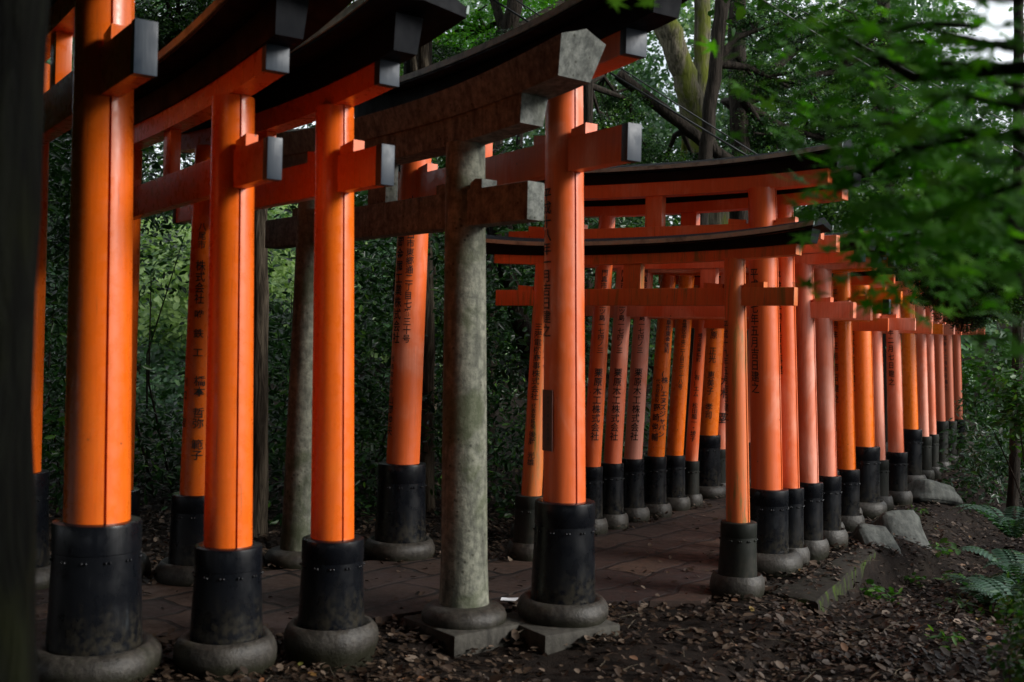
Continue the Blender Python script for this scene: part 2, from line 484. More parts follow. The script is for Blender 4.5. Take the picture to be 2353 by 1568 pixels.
def zof(px, py, Y): return at(px, py, Y).z
def col(side, text, t, px, y0, y1, Y, width):
    return (side, text, t, zof(px, y0, Y), zof(px, y1, Y), width)

T5t = [col(1, '平成十八年一月吉日建之', -.86, 1250, 425, 775, 5.85, .085)]
T5b = [col(-1, '大阪府守口市東郷通二丁目七番三十号', -.12, 925, 455, 788, 7.5, .056), col(-1, '岡金属工業株式会社', -.74, 895, 545, 790, 7.5, .07),
       col(-1, '代表取締役', -.86, 890, 815, 905, 7.5, .036), col(-1, '山岡俊夫', -.85, 887, 905, 1000, 7.5, .06)]
T3b = [col(-1, '八尾市', -.32, 448, 515, 575, 6.6, .05), col(-1, '株式会社', -.34, 446, 600, 700, 6.6, .062), col(-1, '唯 鉄 工', -.3, 440, 712, 820, 6.6, .065),
       col(-1, '橋本 哲弥 範子', -.12, 440, 862, 1055, 6.6, .072), col(-1, '川口 聖', -.9, 420, 860, 985, 6.6, .05)]
G6t = [col(1, '平成十九年五月吉日建之', -.88, 1672, 735, 970, 6.55, .058),
       col(-1, '三陽電機商事株式会社', -.3, 1225, 742, 920, 7.5, .06), col(-1, '代表取締役', -.3, 1213, 926, 985, 7.5, .036), col(-1, '後藤 光雄', -.3, 1209, 990, 1070, 7.5, .056),
       col(-1, '    町二一八一七', .62, 1238, 660, 850, 7.5, .042)]

V = 'vermilion'
AC = (-.866, .5)
torii('largest vermilion torii beside the mossy trunk, its pillar the thickest', -1.82, 4.84, -2.93, 6.45, .145, 3.03, 2.645, hn=.215, sleeve=.655, srad=1.27, paint_='fresh', on=.56, os_=.52, hs=.13, ts=.12, hk=.13, rw=.26, nt=.088, lean=2.0, kcurve=.04)
torii('glossy vermilion torii standing between the thickest pillar and its slimmer neighbour', -1.28, 5.02, -2.43, 6.70, .112, 2.584, 2.258, hn=.175, sleeve=.525, srad=1.33, paint_='fresh', on=.43, os_=.43, hs=.11, ts=.10, hk=.12, kcurve=.04, nt=.062, lean=2.0, ok=.56, orf=.70)
torii('glossy vermilion torii just left of the grey stone gate', -.84, 5.29, -1.91, 6.66, .107, 2.608, 2.29, hn=.18, sleeve=.52, srad=1.36, paint_='fresh', on=.41, os_=.40, hs=.11, ts=.10, hk=.12, kcurve=.04, nt=.064, texts=T3b, lean=2.2, ok=.54, orf=.68)
torii('tall faded vermilion torii with a brown plaque, right beside the grey stone gate', .32, 5.92, -.75, 7.56, .118, 2.913, 2.52, hn=.185, sleeve=.635, srad=1.36, paint_='salmon', on=.50, os_=.49, hs=.13, hk=.13, kcurve=.04, texts=T5t + T5b, base='plinth', lean=2.4, ok=.72, orf=.90,
      plaque=(1, -.80, zof(1258, 898, 5.8), zof(1258, 1040, 5.8), .085), ground=.0)
torii('small low weathered torii with green stained pillar facing the viewer', 1.42, 6.64, .15, 7.58, .071, 2.022, 1.805, hn=.11, sleeve=.43, srad=1.5, paint_='old', sl='sleeve_moss', on=.33, os_=.33, hs=.066, ts=.09, hk=.05, rw=.15, ok=.42, orf=.47, curve=.03, kcurve=.03, nt=.06, caps=False, texts=G6t, lean=2.3, re=.028, rg=.28)
R1t = [col(1, '平成十七年五月吉日建之', -.62, 1736, 615, 905, 7.4, .07)]
torii('tallest salmon torii of the tunnel, its black roof rising over the small weathered gate', 1.79, 7.46, .25, 8.36, .108, 2.574, 2.292, hn=.12, sleeve=.53, srad=1.27, paint_='salmon', on=.33, os_=.36, hs=.10, ts=.12, hk=.065, rw=.2, ok=.42, orf=.48, curve=.03, kcurve=.035, texts=R1t, caps=False, ringh=.085, re=.03, rg=.3, ground=-.07)
K = '門真市大字三ツ島一七四ノ三'
def small(label, f, b, r, paint_, texts=(), zt=2.10, zn=1.78, **kw):
    a = dict(hn=.115, sleeve=.52, srad=1.3, lean=2.6, on=.3, os_=.33, hs=.08, ts=.11, hk=.06, rw=.16, ok=.40, orf=.45, curve=.03, kcurve=.03, nt=.07, caps=False, re=.028, rg=.3)
    a.update(kw)
    torii(label, f[0], f[1], b[0], b[1], r, zt, zn, paint_=paint_, texts=texts, **a)
def L3cols(x0, x1, Y, t=-.05):
    return [col(-1, K, t, x0, 620, 812, Y, .055), col(-1, '栗原木工株式会社', t, x1, 845, 1012, Y, .072)]
small('faded torii directly behind the tall salmon one, small dates low on its pillar', (1.985, 7.62), (.64, 8.66), .072, 'salmon',
      [col(1, '平成 年四月吉日再建', -.7, 1800, 620, 862, 7.55, .06), col(1, '昭和五十六年二月吉日建之', -.85, 1805, 885, 1040, 7.55, .034)] + L3cols(1358, 1345, 8.6, .1), zt=2.49, zn=2.22)
small('slim faded torii, its back pillar closest to the pale plaque pillar and fully lettered', (2.21, 7.95), (.83, 8.93), .075, 'pink', L3cols(1406, 1390, 8.87), lcaps=True)
small('slim faded torii whose lettered back pillar stands left of the bright orange ones', (2.475, 8.40), (1.04, 9.31), .078, 'pink', L3cols(1455, 1442, 9.25), lcaps=True)
small('orange torii mostly hidden, its back pillar marked with angular katakana lettering', (2.57, 8.76), (1.27, 9.56), .075, 'orange',
      [col(-1, '岐阜市東金宝町', .45, 1520, 722, 812, 9.5, .05), col(-1, '(株)エヌズジャパン', .42, 1512, 850, 1005, 9.5, .068), col(-1, '代表取締役', -.35, 1502, 870, 925, 9.5, .04), col(-1, '野崎俊輔', -.35, 1497, 925, 1015, 9.5, .066)])
small('bright orange torii with a black capped beam, before the thickest far pillar', (2.86, 9.16), (1.50, 9.99), .078, 'orange',
      [col(-1, '仙台市青葉区中央二丁目三番十八号', .1, 1545, 690, 895, 9.9, .045), col(1, '平成十四年三月吉日建之', -.82, 1926, 660, 930, 9.1, .06)], zt=2.16, zn=1.86, caps=True, sleeve=.49)
small('narrow salmon torii squeezed between two bright orange gates of the tunnel', (3.00, 9.56), (1.69, 10.19), .06, 'salmon',
      [col(-1, '埼玉県栗橋町', .0, 1584, 765, 832, 10.1, .044), col(-1, '(有)エム 松田龍一・綾子', -.05, 1577, 848, 1015, 10.1, .055)], zt=2.05, zn=1.72, sleeve=.42, sl='sleeve_moss')
small('thick bright orange torii on the tallest black sleeves over the leaning boulder', (3.28, 10.02), (1.95, 10.89), .108, 'orange',
      [col(-1, '藤原 正光 恵美子 孝司', .0, 1614, 742, 962, 10.8, .075), col(1, '平成四年六月吉日建之', -.72, 1975, 690, 902, 9.9, .065)], zt=2.30, zn=1.98, sleeve=.61, hs=.12, ts=.13)
small('thin pale pink torii tucked behind the thickest orange pillar', (3.545, 10.40), (2.12, 11.12), .07, 'pink',
      [col(-1, '大木 塁', .15, 1640, 860, 975, 11.0, .10)], zt=2.06, zn=1.75, sleeve=.45, sl='sleeve_moss')
small('pale pink torii with a dull purple tie beam and clear black date', (3.86, 10.80), (2.50, 11.55), .076, 'pink',
      [col(1, '平成四年二月七日建之', -.35, 2045, 695, 888, 10.7, .062)], zt=2.03, zn=1.73, sleeve=.49)
small('orange torii standing on a pale stone ring and a half buried rock', (4.53, 12.22), (3.23, 12.97), .084, 'orange', zt=2.06, zn=1.75, sleeve=.62)
small('faded torii with grey green sleeves, nearer of the two slim ones beyond the rock', (4.87, 12.75), (3.57, 13.5), .064, 'pink', zt=2.05, zn=1.76, sleeve=.5, sl='sleeve_moss')
small('faded torii with grey green sleeves, farther of the two slim ones beyond the rock', (5.10, 13.1), (3.8, 13.85), .058, 'pink', zt=2.05, zn=1.76, sleeve=.5, sl='sleeve_moss')
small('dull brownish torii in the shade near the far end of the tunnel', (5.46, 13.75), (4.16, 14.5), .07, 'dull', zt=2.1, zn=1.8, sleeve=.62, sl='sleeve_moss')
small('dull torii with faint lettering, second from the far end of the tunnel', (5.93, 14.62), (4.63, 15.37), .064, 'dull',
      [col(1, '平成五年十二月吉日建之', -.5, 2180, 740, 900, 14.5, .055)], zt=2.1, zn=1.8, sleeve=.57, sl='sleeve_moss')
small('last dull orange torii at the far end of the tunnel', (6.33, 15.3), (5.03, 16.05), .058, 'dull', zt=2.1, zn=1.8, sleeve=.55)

# ------------------------------------------------------------------ grey stone torii
def stone_torii():
    A, B = Vector((-.22, 5.81, 0)), Vector((-1.37, 7.21, 0))
    mid = (A + B)/2; d = A - B; W = d.length; h = W/2; rz = math.atan2(d.y, d.x)
    root = empty('stone_torii', mid, rz); tag(root, 'grey lichen stained stone torii standing among the vermilion gates', 'torii gate')
    g, gd = M['granite'], M['granite_dark']; L = R(2.0); zt, zn, hn = 2.537, 2.2, .195
    for s in (1, -1):
        rs = []
        for k in range(15):
            f = k/14; z = -.02 + (zt + .04)*f; r = .128 - .022*f + .012*max(0, 1 - f*9)
            rs.append([(s*h - s*math.tan(L)*z + r*math.cos(2*PI*i/40), r*math.sin(2*PI*i/40), z) for i in range(40)])
        MB().rings(rs).build('pillar', g, root, 50)
        prof = [(.205, -.06), (.225, .01), (.228, .04), (.215, .07), (.19, .088), (.165, .095), (.12, .10)]
        MB().lathe(prof, (s*h, 0, 0), 48).build('base_ring', M['ring'], root, 60)
        if s > 0: MB().box((s*h, 0, -.055), (.48, .48, .13), .02).build('plinth', M['slab'], root, 30)
        for q in (1, -1):
            x0 = s*h - s*math.tan(L)*zn + q*.105; z = zn + hn/2 - .003
            vs = [(x0 + a, y, z + c) for y in (-.05, .05) for a, c in ((0, 0), (q*.1, 0), (q*.1, .05), (q*.04, .055), (0, .035))]
            MB().add(vs, [[0, 1, 2, 3, 4], [9, 8, 7, 6, 5], [0, 5, 6, 1], [1, 6, 7, 2], [2, 7, 8, 3], [3, 8, 9, 4], [4, 9, 5, 0]]).build('wedge', gd, root, 0)
    MB().box((0, 0, zn), (W + 1.02, .115, hn), .012).build('tie_beam', gd, root, 30)
    MB().box((0, 0, (zn + hn/2 + zt)/2), (.2, .09, zt - zn - hn/2 + .01), .01).build('strut', gd, root, 30)
    cx = lambda x: .05*(abs(x)/(h + .46))**2.6
    ts = .15
    pr = lambda u: [(-ts/2, zt), (ts/2, zt), (ts/2 + .012, zt + .145), (-ts/2 - .012, zt + .145)]
    sweep(pr, h + .46, cx, slant=.14).build('lower_lintel', gd, root, 30)
    kc = lambda x: .05*(abs(x)/(h + .46))**2.6
    zk = zt + .141
    rise = lambda u: .05*abs(u)**2.4
    pr = lambda u: [(-.105, zk), (.105, zk), (.145, zk + .13 + rise(u)), (.06, zk + .155 + rise(u)), (0, zk + .175 + rise(u)), (-.06, zk + .155 + rise(u)), (-.145, zk + .13 + rise(u))]
    sweep(pr, h + .77, kc, n=30, slant=.34).build('upper_lintel', gd, root, 30)
stone_torii()

# ------------------------------------------------------------------ ground, path, kerb, rocks
def structure(o): o['kind'] = 'structure'; return o
def ground():
    xs = np.concatenate([np.linspace(-60, -7, 30), np.linspace(-6.8, 9, 190), np.linspace(9.4, 60, 30)])
    ys = np.concatenate([np.linspace(-14, 1.8, 16), np.linspace(2, 18, 190), np.linspace(18.5, 80, 50)])
    X, Y = np.meshgrid(xs, ys); Z = gh(X, Y)
    vs = np.stack([X.ravel(), Y.ravel(), Z.ravel()], 1); nx = len(xs)
    f = []
    for j in range(len(ys) - 1):
        for i in range(nx - 1): a = j*nx + i; f.append((a, a + 1, a + nx + 1, a + nx))
    me = bpy.data.meshes.new('ground'); me.from_pydata(vs.tolist(), [], f)
    me.polygons.foreach_set('use_smooth', [True]*len(f)); me.materials.append(M['soil'])
    o = bpy.data.objects.new('ground', me); COL.objects.link(o); structure(o)
ground()

front = [(-6.5, 2.9), (-3.2, 4.5), (-1.95, 5.3), (-1.3, 5.5), (-.8, 5.75), (-.2, 6.2), (.35, 6.3), (1.15, 6.4), (1.45, 6.9), (1.75, 7.45), (2.2, 8.2), (2.8, 9.25), (3.3, 10.1), (4.5, 12.25), (5.4, 13.8), (6.3, 15.35), (9, 19.8)]
back = [(-7.6, 4.1), (-4.0, 5.9), (-2.85, 6.35), (-2.35, 6.6), (-1.9, 6.6), (-1.3, 7.1), (-.7, 7.45), (.1, 7.5), (.45, 8.2), (.8, 8.85), (1.2, 9.45), (1.65, 10.1), (2.0, 10.8), (3.3, 12.9), (4.2, 14.4), (5.1, 15.95), (7.7, 20.4)]
def path():
    vs, f = [], []
    n = len(front)
    for a, b in zip(front, back):
        for z in (0.0, -.25):
            vs += [(a[0], a[1], z), (b[0], b[1], z)]
    for i in range(n - 1):
        a, b = 4*i, 4*(i + 1)
        f += [[a, b, b + 1, a + 1], [a, a + 2, b + 2, b], [a + 1, b + 1, b + 3, a + 3]]
    structure(MB().add(vs, f).build('path', M['paving'], None, 0))
path()

# low mossy kerb wall that holds up the terrace under the right-hand row
def kerb():
    a, b, c = Vector((1.52, 6.84, 0)), Vector((1.86, 6.50, 0)), Vector((2.79, 8.24, 0))
    mb = MB(); seg = 16; rs = []
    pts = [a.lerp(b, i/4) for i in range(4)] + [b.lerp(c, i/seg) for i in range(seg + 1)]
    i0, i1, i2 = Vector((1.64, 7.05, 0)), Vector((1.82, 6.95, 0)), Vector((2.66, 8.30, 0))
    ins = [i0.lerp(i1, i/4) for i in range(4)] + [i1.lerp(i2, i/seg) for i in range(seg + 1)]
    for k, (p, q) in enumerate(zip(pts, ins)):
        j = lambda s=.006: Vector((random.uniform(-s, s), random.uniform(-s, s), random.uniform(-s, s)))
        n_ = (p - q).normalized(); top = -.012
        rs.append([p + n_*.05 + Vector((0, 0, -.5)), p + n_*.03 + Vector((0, 0, -.2)) + j(.012), p + n_*.012 + Vector((0, 0, -.1)) + j(.012), p + Vector((0, 0, top - .015)) + j(), p - n_*.015 + Vector((0, 0, top)) + j(.004), q + Vector((0, 0, top)), q + Vector((0, 0, -.5))])
    mb.rings(rs)
    return mb.build('kerb_wall', M['kerb'], None, 50)
tag(kerb(), 'low mossy concrete kerb wall under the right row of pillars', 'kerb wall')

def rock(px, py, Y, size, label, rot=0.0, tilt=(0, 0), seed=1, zoff=0.0):
    r_ = random.Random(seed); bm = bmesh.new()
    bmesh.ops.create_cube(bm, size=2.0)
    bmesh.ops.bevel(bm, geom=list(bm.edges), offset=.22, segments=1, affect='EDGES', profile=.5)
    bmesh.ops.subdivide_edges(bm, edges=bm.edges[:], cuts=3, use_grid_fill=True)
    ph = [r_.uniform(0, 6) for _ in range(6)]
    for v in bm.verts:
        c = v.co; k = 1 + .07*math.sin(c.x*2.3 + ph[0]) + .07*math.sin(c.y*2.7 + ph[1]) + .05*math.sin(c.z*3.1 + c.x*2 + ph[2]) + r_.uniform(-.02, .02)
        taper = 1 - .16*c.z
        v.co = Vector((c.x*k*taper*size[0]/2, c.y*k*taper*size[1]/2, c.z*k*size[2]/2))
    p = at(px, py, Y)
    mt = Matrix.Translation((p.x, p.y, p.z + zoff)) @ Matrix.Rotation(rot, 4, 'Z') @ Matrix.Rotation(tilt[0], 4, 'X') @ Matrix.Rotation(tilt[1], 4, 'Y')
    me = bpy.data.meshes.new('boulder'); bm.to_mesh(me); bm.free()
    me.polygons.foreach_set('use_smooth', [True]*len(me.polygons)); me.materials.append(M['rock'])
    o = bpy.data.objects.new('boulder', me); o.matrix_world = mt; COL.objects.link(o)
    tag(o, label, 'boulder', 'boulders shoring up the tunnel edge')
rock(2062, 1246, 9.2, (.44, .30, .46), 'largest flat faced boulder leaning under the thick orange pillar', R(25), (R(-24), R(4)), 3)
rock(2008, 1272, 8.7, (.34, .26, .40), 'grey boulder leaning beside the end of the mossy kerb wall', R(30), (R(-35), R(0)), 5)
rock(2140, 1136, 11.2, (.46, .40, .22), 'half buried rounded rock below the pale ring farther along the row', R(10), (R(-15), R(8)), 9)

# ------------------------------------------------------------------ leaves
def frames(nrm, spin):
    nrm = nrm/np.linalg.norm(nrm, axis=1, keepdims=True)
    ref = np.where(np.abs(nrm[:, 2:3]) < .9, np.array([[0, 0, 1.]]), np.array([[1., 0, 0]]))
    a = np.cross(ref, nrm); a /= np.linalg.norm(a, axis=1, keepdims=True); b = np.cross(nrm, a)
    c, s = np.cos(spin)[:, None], np.sin(spin)[:, None]
    return a*c + b*s, -a*s + b*c, nrm
TPL = {
 'laurel': (np.array([(0, 0, 0), (.35, .2, .05), (.78, .15, .03), (1, 0, -.06), (.78, -.15, .03), (.35, -.2, .05)]), [(0, 1, 2, 3), (0, 3, 4, 5)]),
 'round': (np.array([(0, 0, 0), (.3, .3, .06), (.75, .24, .04), (1, 0, -.04), (.75, -.24, .04), (.3, -.3, .06)]), [(0, 1, 2, 3), (0, 3, 4, 5)]),
}
def maple_tpl():
    pts = [(0, 0, 0)]
    ang = [-150, -125, -95, -68, -45, -24, 0, 24, 45, 68, 95, 125, 150]
    rad = [.34, .16, .62, .24, .86, .3, 1.0, .3, .86, .24, .62, .16, .34]
    for a, r_ in zip(ang, rad): pts.append((r_*math.cos(R(a)), r_*math.sin(R(a)), -.12*r_*r_))
    return np.array(pts), [(0, i, i + 1) for i in range(1, 13)]
TPL['maple'] = maple_tpl()
def leaf_mesh(name, pos, nrm, size, tone, tpl, material, spin=None):
    T, faces = TPL[tpl]; n, k = len(pos), len(T)
    if spin is None: spin = rng.uniform(0, 2*PI, n)
    a, b, c = frames(nrm, spin)
    V_ = pos[:, None, :] + size[:, None, None]*(T[None, :, 0:1]*a[:, None] + T[None, :, 1:2]*b[:, None] + T[None, :, 2:3]*c[:, None])
    V_ = V_.reshape(-1, 3).astype(np.float32)
    fl = np.array([len(f) for f in faces]); idx = np.concatenate([np.array(f) for f in faces])
    loops = (np.arange(n)[:, None]*k + idx[None]).ravel().astype(np.int32)
    tot = np.tile(fl, n).astype(np.int32); start = np.concatenate([[0], np.cumsum(tot)[:-1]]).astype(np.int32)
    me = bpy.data.meshes.new(name)
    me.vertices.add(len(V_)); me.vertices.foreach_set('co', V_.ravel())
    me.loops.add(len(loops)); me.loops.foreach_set('vertex_index', loops)
    me.polygons.add(len(tot)); me.polygons.foreach_set('loop_start', start)
    me.update(calc_edges=True)
    at_ = me.attributes.new('tone', 'FLOAT', 'FACE'); at_.data.foreach_set('value', np.repeat(tone, len(faces)).astype(np.float32))
    me.materials.append(material)
    return me
def obj(name, me, parent=None, loc=(0, 0, 0), rz=0., sc_=1.):
    o = bpy.data.objects.new(name, me); COL.objects.link(o); o.location = loc; o.rotation_euler = (0, 0, rz)
    o.scale = (sc_,)*3 if not hasattr(sc_, '__len__') else sc_
    if parent: o.parent = parent
    return o
def clusters(ncl, nper, ell, spread, flat=.6, hollow=.35):
    d = rng.normal(size=(ncl, 3)); d /= np.linalg.norm(d, axis=1, keepdims=True)
    r_ = rng.uniform(hollow, 1, ncl)[:, None]**.6
    c = d*r_*np.array(ell)
    p = np.repeat(c, nper, 0) + rng.normal(size=(ncl*nper, 3))*np.array([spread, spread, spread*flat])
    tone_c = np.repeat(rng.uniform(.1, .8, ncl), nper)
    nr = rng.normal(size=(ncl*nper, 3))*.55 + np.array([0, 0, 1.]) + np.repeat(d, nper, 0)*.4
    return p, nr, np.clip(tone_c + rng.normal(size=ncl*nper)*.18, 0, 1)
def crown(name, ncl, nper, ell, spread, size, tpl, m):
    p, nr, t = clusters(ncl, nper, ell, spread)
    return leaf_mesh(name, p, nr, rng.uniform(.7, 1.25, len(p))*size, t, tpl, M[m])
CROWN = {
 'laurel': [crown('laurel_crown', 64, 56, (1., 1., .75), .15, .105, 'laurel', 'laurel') for _ in range(2)],
 'broad': [crown('broad_crown', 62, 54, (1., 1., .75), .16, .10, 'round', 'broad') for _ in range(2)],
 'maple': [crown('maple_crown', 60, 50, (1., 1., .6), .16, .075, 'maple', 'maple')],
 'canopy': [crown('canopy_crown', 150, 64, (1.9, 1.9, 1.5), .26, .135, 'round', 'broad') for _ in range(2)],
}
def tree(label, pts, r0, r1, bark_, crowns, kind, limbs=3, jit=.06, name='broadleaf_tree', group='trees around the gates'):
    base = Vector(pts[0]); root = empty(name, base)
    tag(root, label, 'tree', group)
    P = [Vector(p) - base for p in pts]
    # resample
    Q = []
    for i in range(len(P) - 1):
        for k in range(6): Q.append(P[i].lerp(P[i+1], k/6) + Vector((random.uniform(-1, 1), random.uniform(-1, 1), 0))*r0*.12)
    Q.append(P[-1])
    n = len(Q); rad = [r0 + (r1 - r0)*i/(n - 1) for i in range(n)]
    rad[0] *= 1.35; rad[1] *= 1.12
    mb = MB().tube(Q, rad, 14, jit)
    cs = []
    for (c, s) in crowns:
        c = Vector(c) - base; cs.append((c, s))
        st = Q[min(n - 2, int(n*.6))]
        midp = st.lerp(c, .5) + Vector((random.uniform(-.3, .3), random.uniform(-.3, .3), random.uniform(0, .4)))
        mb.tube([st, midp, c], [r1*.8, r1*.5, r1*.2], 7, .05)
        for _ in range(limbs):
            e = c + Vector((random.uniform(-1, 1), random.uniform(-1, 1), random.uniform(-.6, .8)))*1.2*s
            mb.tube([midp.lerp(c, .5), (c + e)/2 + Vector((0, 0, .12)), e], [r1*.35, r1*.22, .008], 5, 0)
    mb.build('trunk', M[bark_], root, 60)
    for i, (c, s) in enumerate(cs):
        ms = CROWN[kind]; obj('crown', ms[i % len(ms)], root, c, random.uniform(0, 6.28), (s, s, s*random.uniform(.85, 1.1)))
    return root
def cr(*items): return [(at(px, py, Y), s) for px, py, Y, s in items]
def gpt(px, Y, dz=-.1):
    u, _ = ray(px, 800); x = u*Y
    return Vector((x, Y, float(gh(x, Y)) + dz))

# near trunk at the left edge
def near_trunk():
    root = empty('foreground_tree', (-1.182, 2.25, -.1)); tag(root, 'dark mossy tree trunk filling the left edge close to the viewer', 'tree')
    pts = [(0, 0, -.1), (.01, 0, .5), (.005, .0, 1.2), (-.01, 0, 2.0), (-.02, .02, 3.0), (-.05, .05, 4.6), (-.05, .1, 6.)]
    Q = []
    for i in range(len(pts) - 1):
        for k in range(5): Q.append(Vector(pts[i]).lerp(Vector(pts[i+1]), k/5))
    Q.append(Vector(pts[-1]))
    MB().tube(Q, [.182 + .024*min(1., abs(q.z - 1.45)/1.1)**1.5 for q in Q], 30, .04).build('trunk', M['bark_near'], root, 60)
    for i, c in enumerate(((-1.2, 1.6, 5.7), (-.4, 3.2, 6.6), (-2.3, 3.4, 6.0))):
        obj('crown', CROWN['canopy'][i % 2], root, c, i*1.3, .9)
near_trunk()

tree('slim straight trunk rising between two glossy gates left of the stone gate', [gpt(600, 8.3), at(598, 870, 8.3), at(596, 480, 8.3), at(600, -200, 8.4)], .075, .055, 'bark', cr((560, -150, 8.8, .8), (640, -260, 9., .9)), 'laurel')
tree('slender tree behind the lettered pillar right of the stone gate', [gpt(990, 9.6), at(985, 800, 9.6), at(975, 300, 9.6), at(965, -150, 9.8)], .065, .05, 'bark', cr((1010, -180, 10.5, .8), (880, -280, 10.5, .9)), 'laurel')
tree('dark crooked trunk leaning behind the small weathered gate', [gpt(1290, 10.8), at(1236, 880, 10.6), at(1195, 740, 10.6), at(1160, 610, 10.6), at(1120, 380, 11.), at(1080, 200, 11.)], .10, .07, 'bark_dark', cr((1180, 130, 12, .4), (1010, 150, 12.3, .35)), 'laurel')
tree('dark trunk with a bent top above the stone gate', [gpt(1120, 13.5), at(1130, 500, 13.5), at(1146, 150, 13.2), at(1182, 20, 13.2), at(1190, -200, 13.5)], .12, .09, 'bark_dark', cr((1070, 90, 13.6, .55), (1250, 70, 14.2, .6), (1120, -60, 13.8, .7), (1310, 0, 14.5, .55), (1210, 150, 14.4, .4)), 'maple')
tree('straight ridged trunk showing beneath the black roof ends', [gpt(960, 15), at(962, 400, 15), at(966, 100, 15), at(968, -200, 15)], .11, .09, 'bark', cr((890, 140, 16, .45), (860, -80, 15.5, .8)), 'broad')
tree('thin pale stem next to the straight ridged trunk', [gpt(1000, 15.5), at(1000, 400, 15.5), at(1002, 100, 15.5), at(1010, -200, 15.5)], .045, .035, 'bark', cr((1060, 215, 16.5, .45), (1130, 110, 16.5, .5)), 'maple')
tree('large mossy trunk leaning left in the light above the tunnel', [gpt(1660, 17), at(1640, 420, 17), at(1606, 280, 17), at(1565, 150, 16.8), at(1530, 40, 16.6), at(1490, -160, 16.5)], .24, .15, 'bark_moss', cr((1480, -100, 17.5, .8), (1410, 40, 17.8, .6), (1560, 440, 18, .6), (1660, 430, 18, .6)), 'broad')
tree('pale mossy trunk forking up behind the large leaning one', [gpt(1640, 18.2), at(1632, 420, 18.2), at(1612, 230, 18), at(1612, 80, 18), at(1620, -150, 18)], .17, .12, 'bark_moss', cr((1640, -90, 18.5, .7), (1680, 150, 19.5, .35)), 'broad')
tree('slender dark trunk slanting right beside the large mossy one', [gpt(1590, 14.5), at(1614, 420, 14.5), at(1632, 250, 14.5), at(1655, 40, 14.5), at(1670, -150, 14.5)], .10, .085, 'bark_dark', cr((1770, 60, 14.8, .5), (1730, 180, 15, .38), (1810, 200, 15, .45), (1700, -60, 14.8, .45)), 'laurel')
tree('dim straight trunk wrapped in dark leaves right of the slanting one', [gpt(1706, 15.8), at(1702, 420, 15.8), at(1696, 200, 15.8), at(1690, -150, 15.8)], .15, .12, 'bark_dark', cr((1730, 300, 16, .45), (1790, 350, 16, .5), (1870, 260, 16.5, .6), (1860, 100, 16.5, .6), (1950, 340, 16.5, .6), (1960, 160, 16.5, .5)), 'laurel')
tree('thin dark trunk over the end of the tall gate roof', [gpt(1360, 14), at(1352, 420, 14), at(1350, 150, 14), at(1345, -150, 14)], .075, .06, 'bark_dark', cr((1395, 320, 14.5, .42), (1440, 250, 14.8, .32), (1470, 360, 15, .42), (1380, 220, 15, .3)), 'laurel')
tree('fallen looking dark trunk slanting down to the right above the tunnel roof', [gpt(1800, 15.2), at(1760, 430, 15.1), at(1640, 345, 15), at(1520, 250, 14.9), at(1420, 170, 14.8)], .09, .08, 'bark_dark', cr((1520, 390, 15.6, .42), (1610, 400, 15.8, .42), (1690, 390, 15.5, .4)), 'laurel')
tree('thin upright tree at the right edge against the bright sky', [gpt(2336, 11), at(2338, 800, 11), at(2340, 300, 11), at(2342, -120, 11)], .055, .045, 'bark_dark', cr((2360, 520, 11.6, .4), (2340, 680, 12, .45)), 'broad')
tree('leafy tree left of the black roofs with trunk hidden by the thickest pillar', [gpt(240, 11.5), at(245, 700, 11.5), at(250, 200, 11.5), at(260, -200, 11.5)], .12, .09, 'bark_dark', cr((330, 90, 11.5, .5), (410, 30, 11.5, .5), (440, 150, 12, .42), (370, 190, 12.2, .42), (490, 70, 12, .42), (190, 420, 12, .55), (200, 570, 11.5, .45), (160, 280, 12, .6)), 'laurel')
tree('broad leafy tree beyond the far end of the tunnel', [gpt(2040, 18), at(2040, 500, 18), at(2035, 250, 18), at(2030, 0, 18)], .16, .10, 'bark_dark', cr((2020, 250, 18, .8), (2110, 390, 18.5, .85), (1960, 430, 18, .8), (2210, 480, 18.5, .75), (2060, 570, 18., .8), (1990, 80, 18, .7), (2250, 640, 19, .7), (2080, 130, 19, .5)), 'broad')
tree('tree with hanging leaves shading the right end of the gate row', [gpt(2420, 8.6), at(2420, 700, 8.6), at(2400, 300, 8.6)], .09, .05, 'bark_dark', cr((2200, 640, 8.6, .30), (2130, 610, 8.6, .24), (2270, 600, 8.4, .36), (2330, 670, 8.2, .32), (2190, 715, 8.6, .15), (2250, 690, 8.5, .30), (2225, 738, 8.6, .16), (2160, 665, 8.6, .22), (2300, 560, 8.3, .4), (2120, 680, 8.6, .12), (2380, 600, 8.2, .4)), 'laurel')

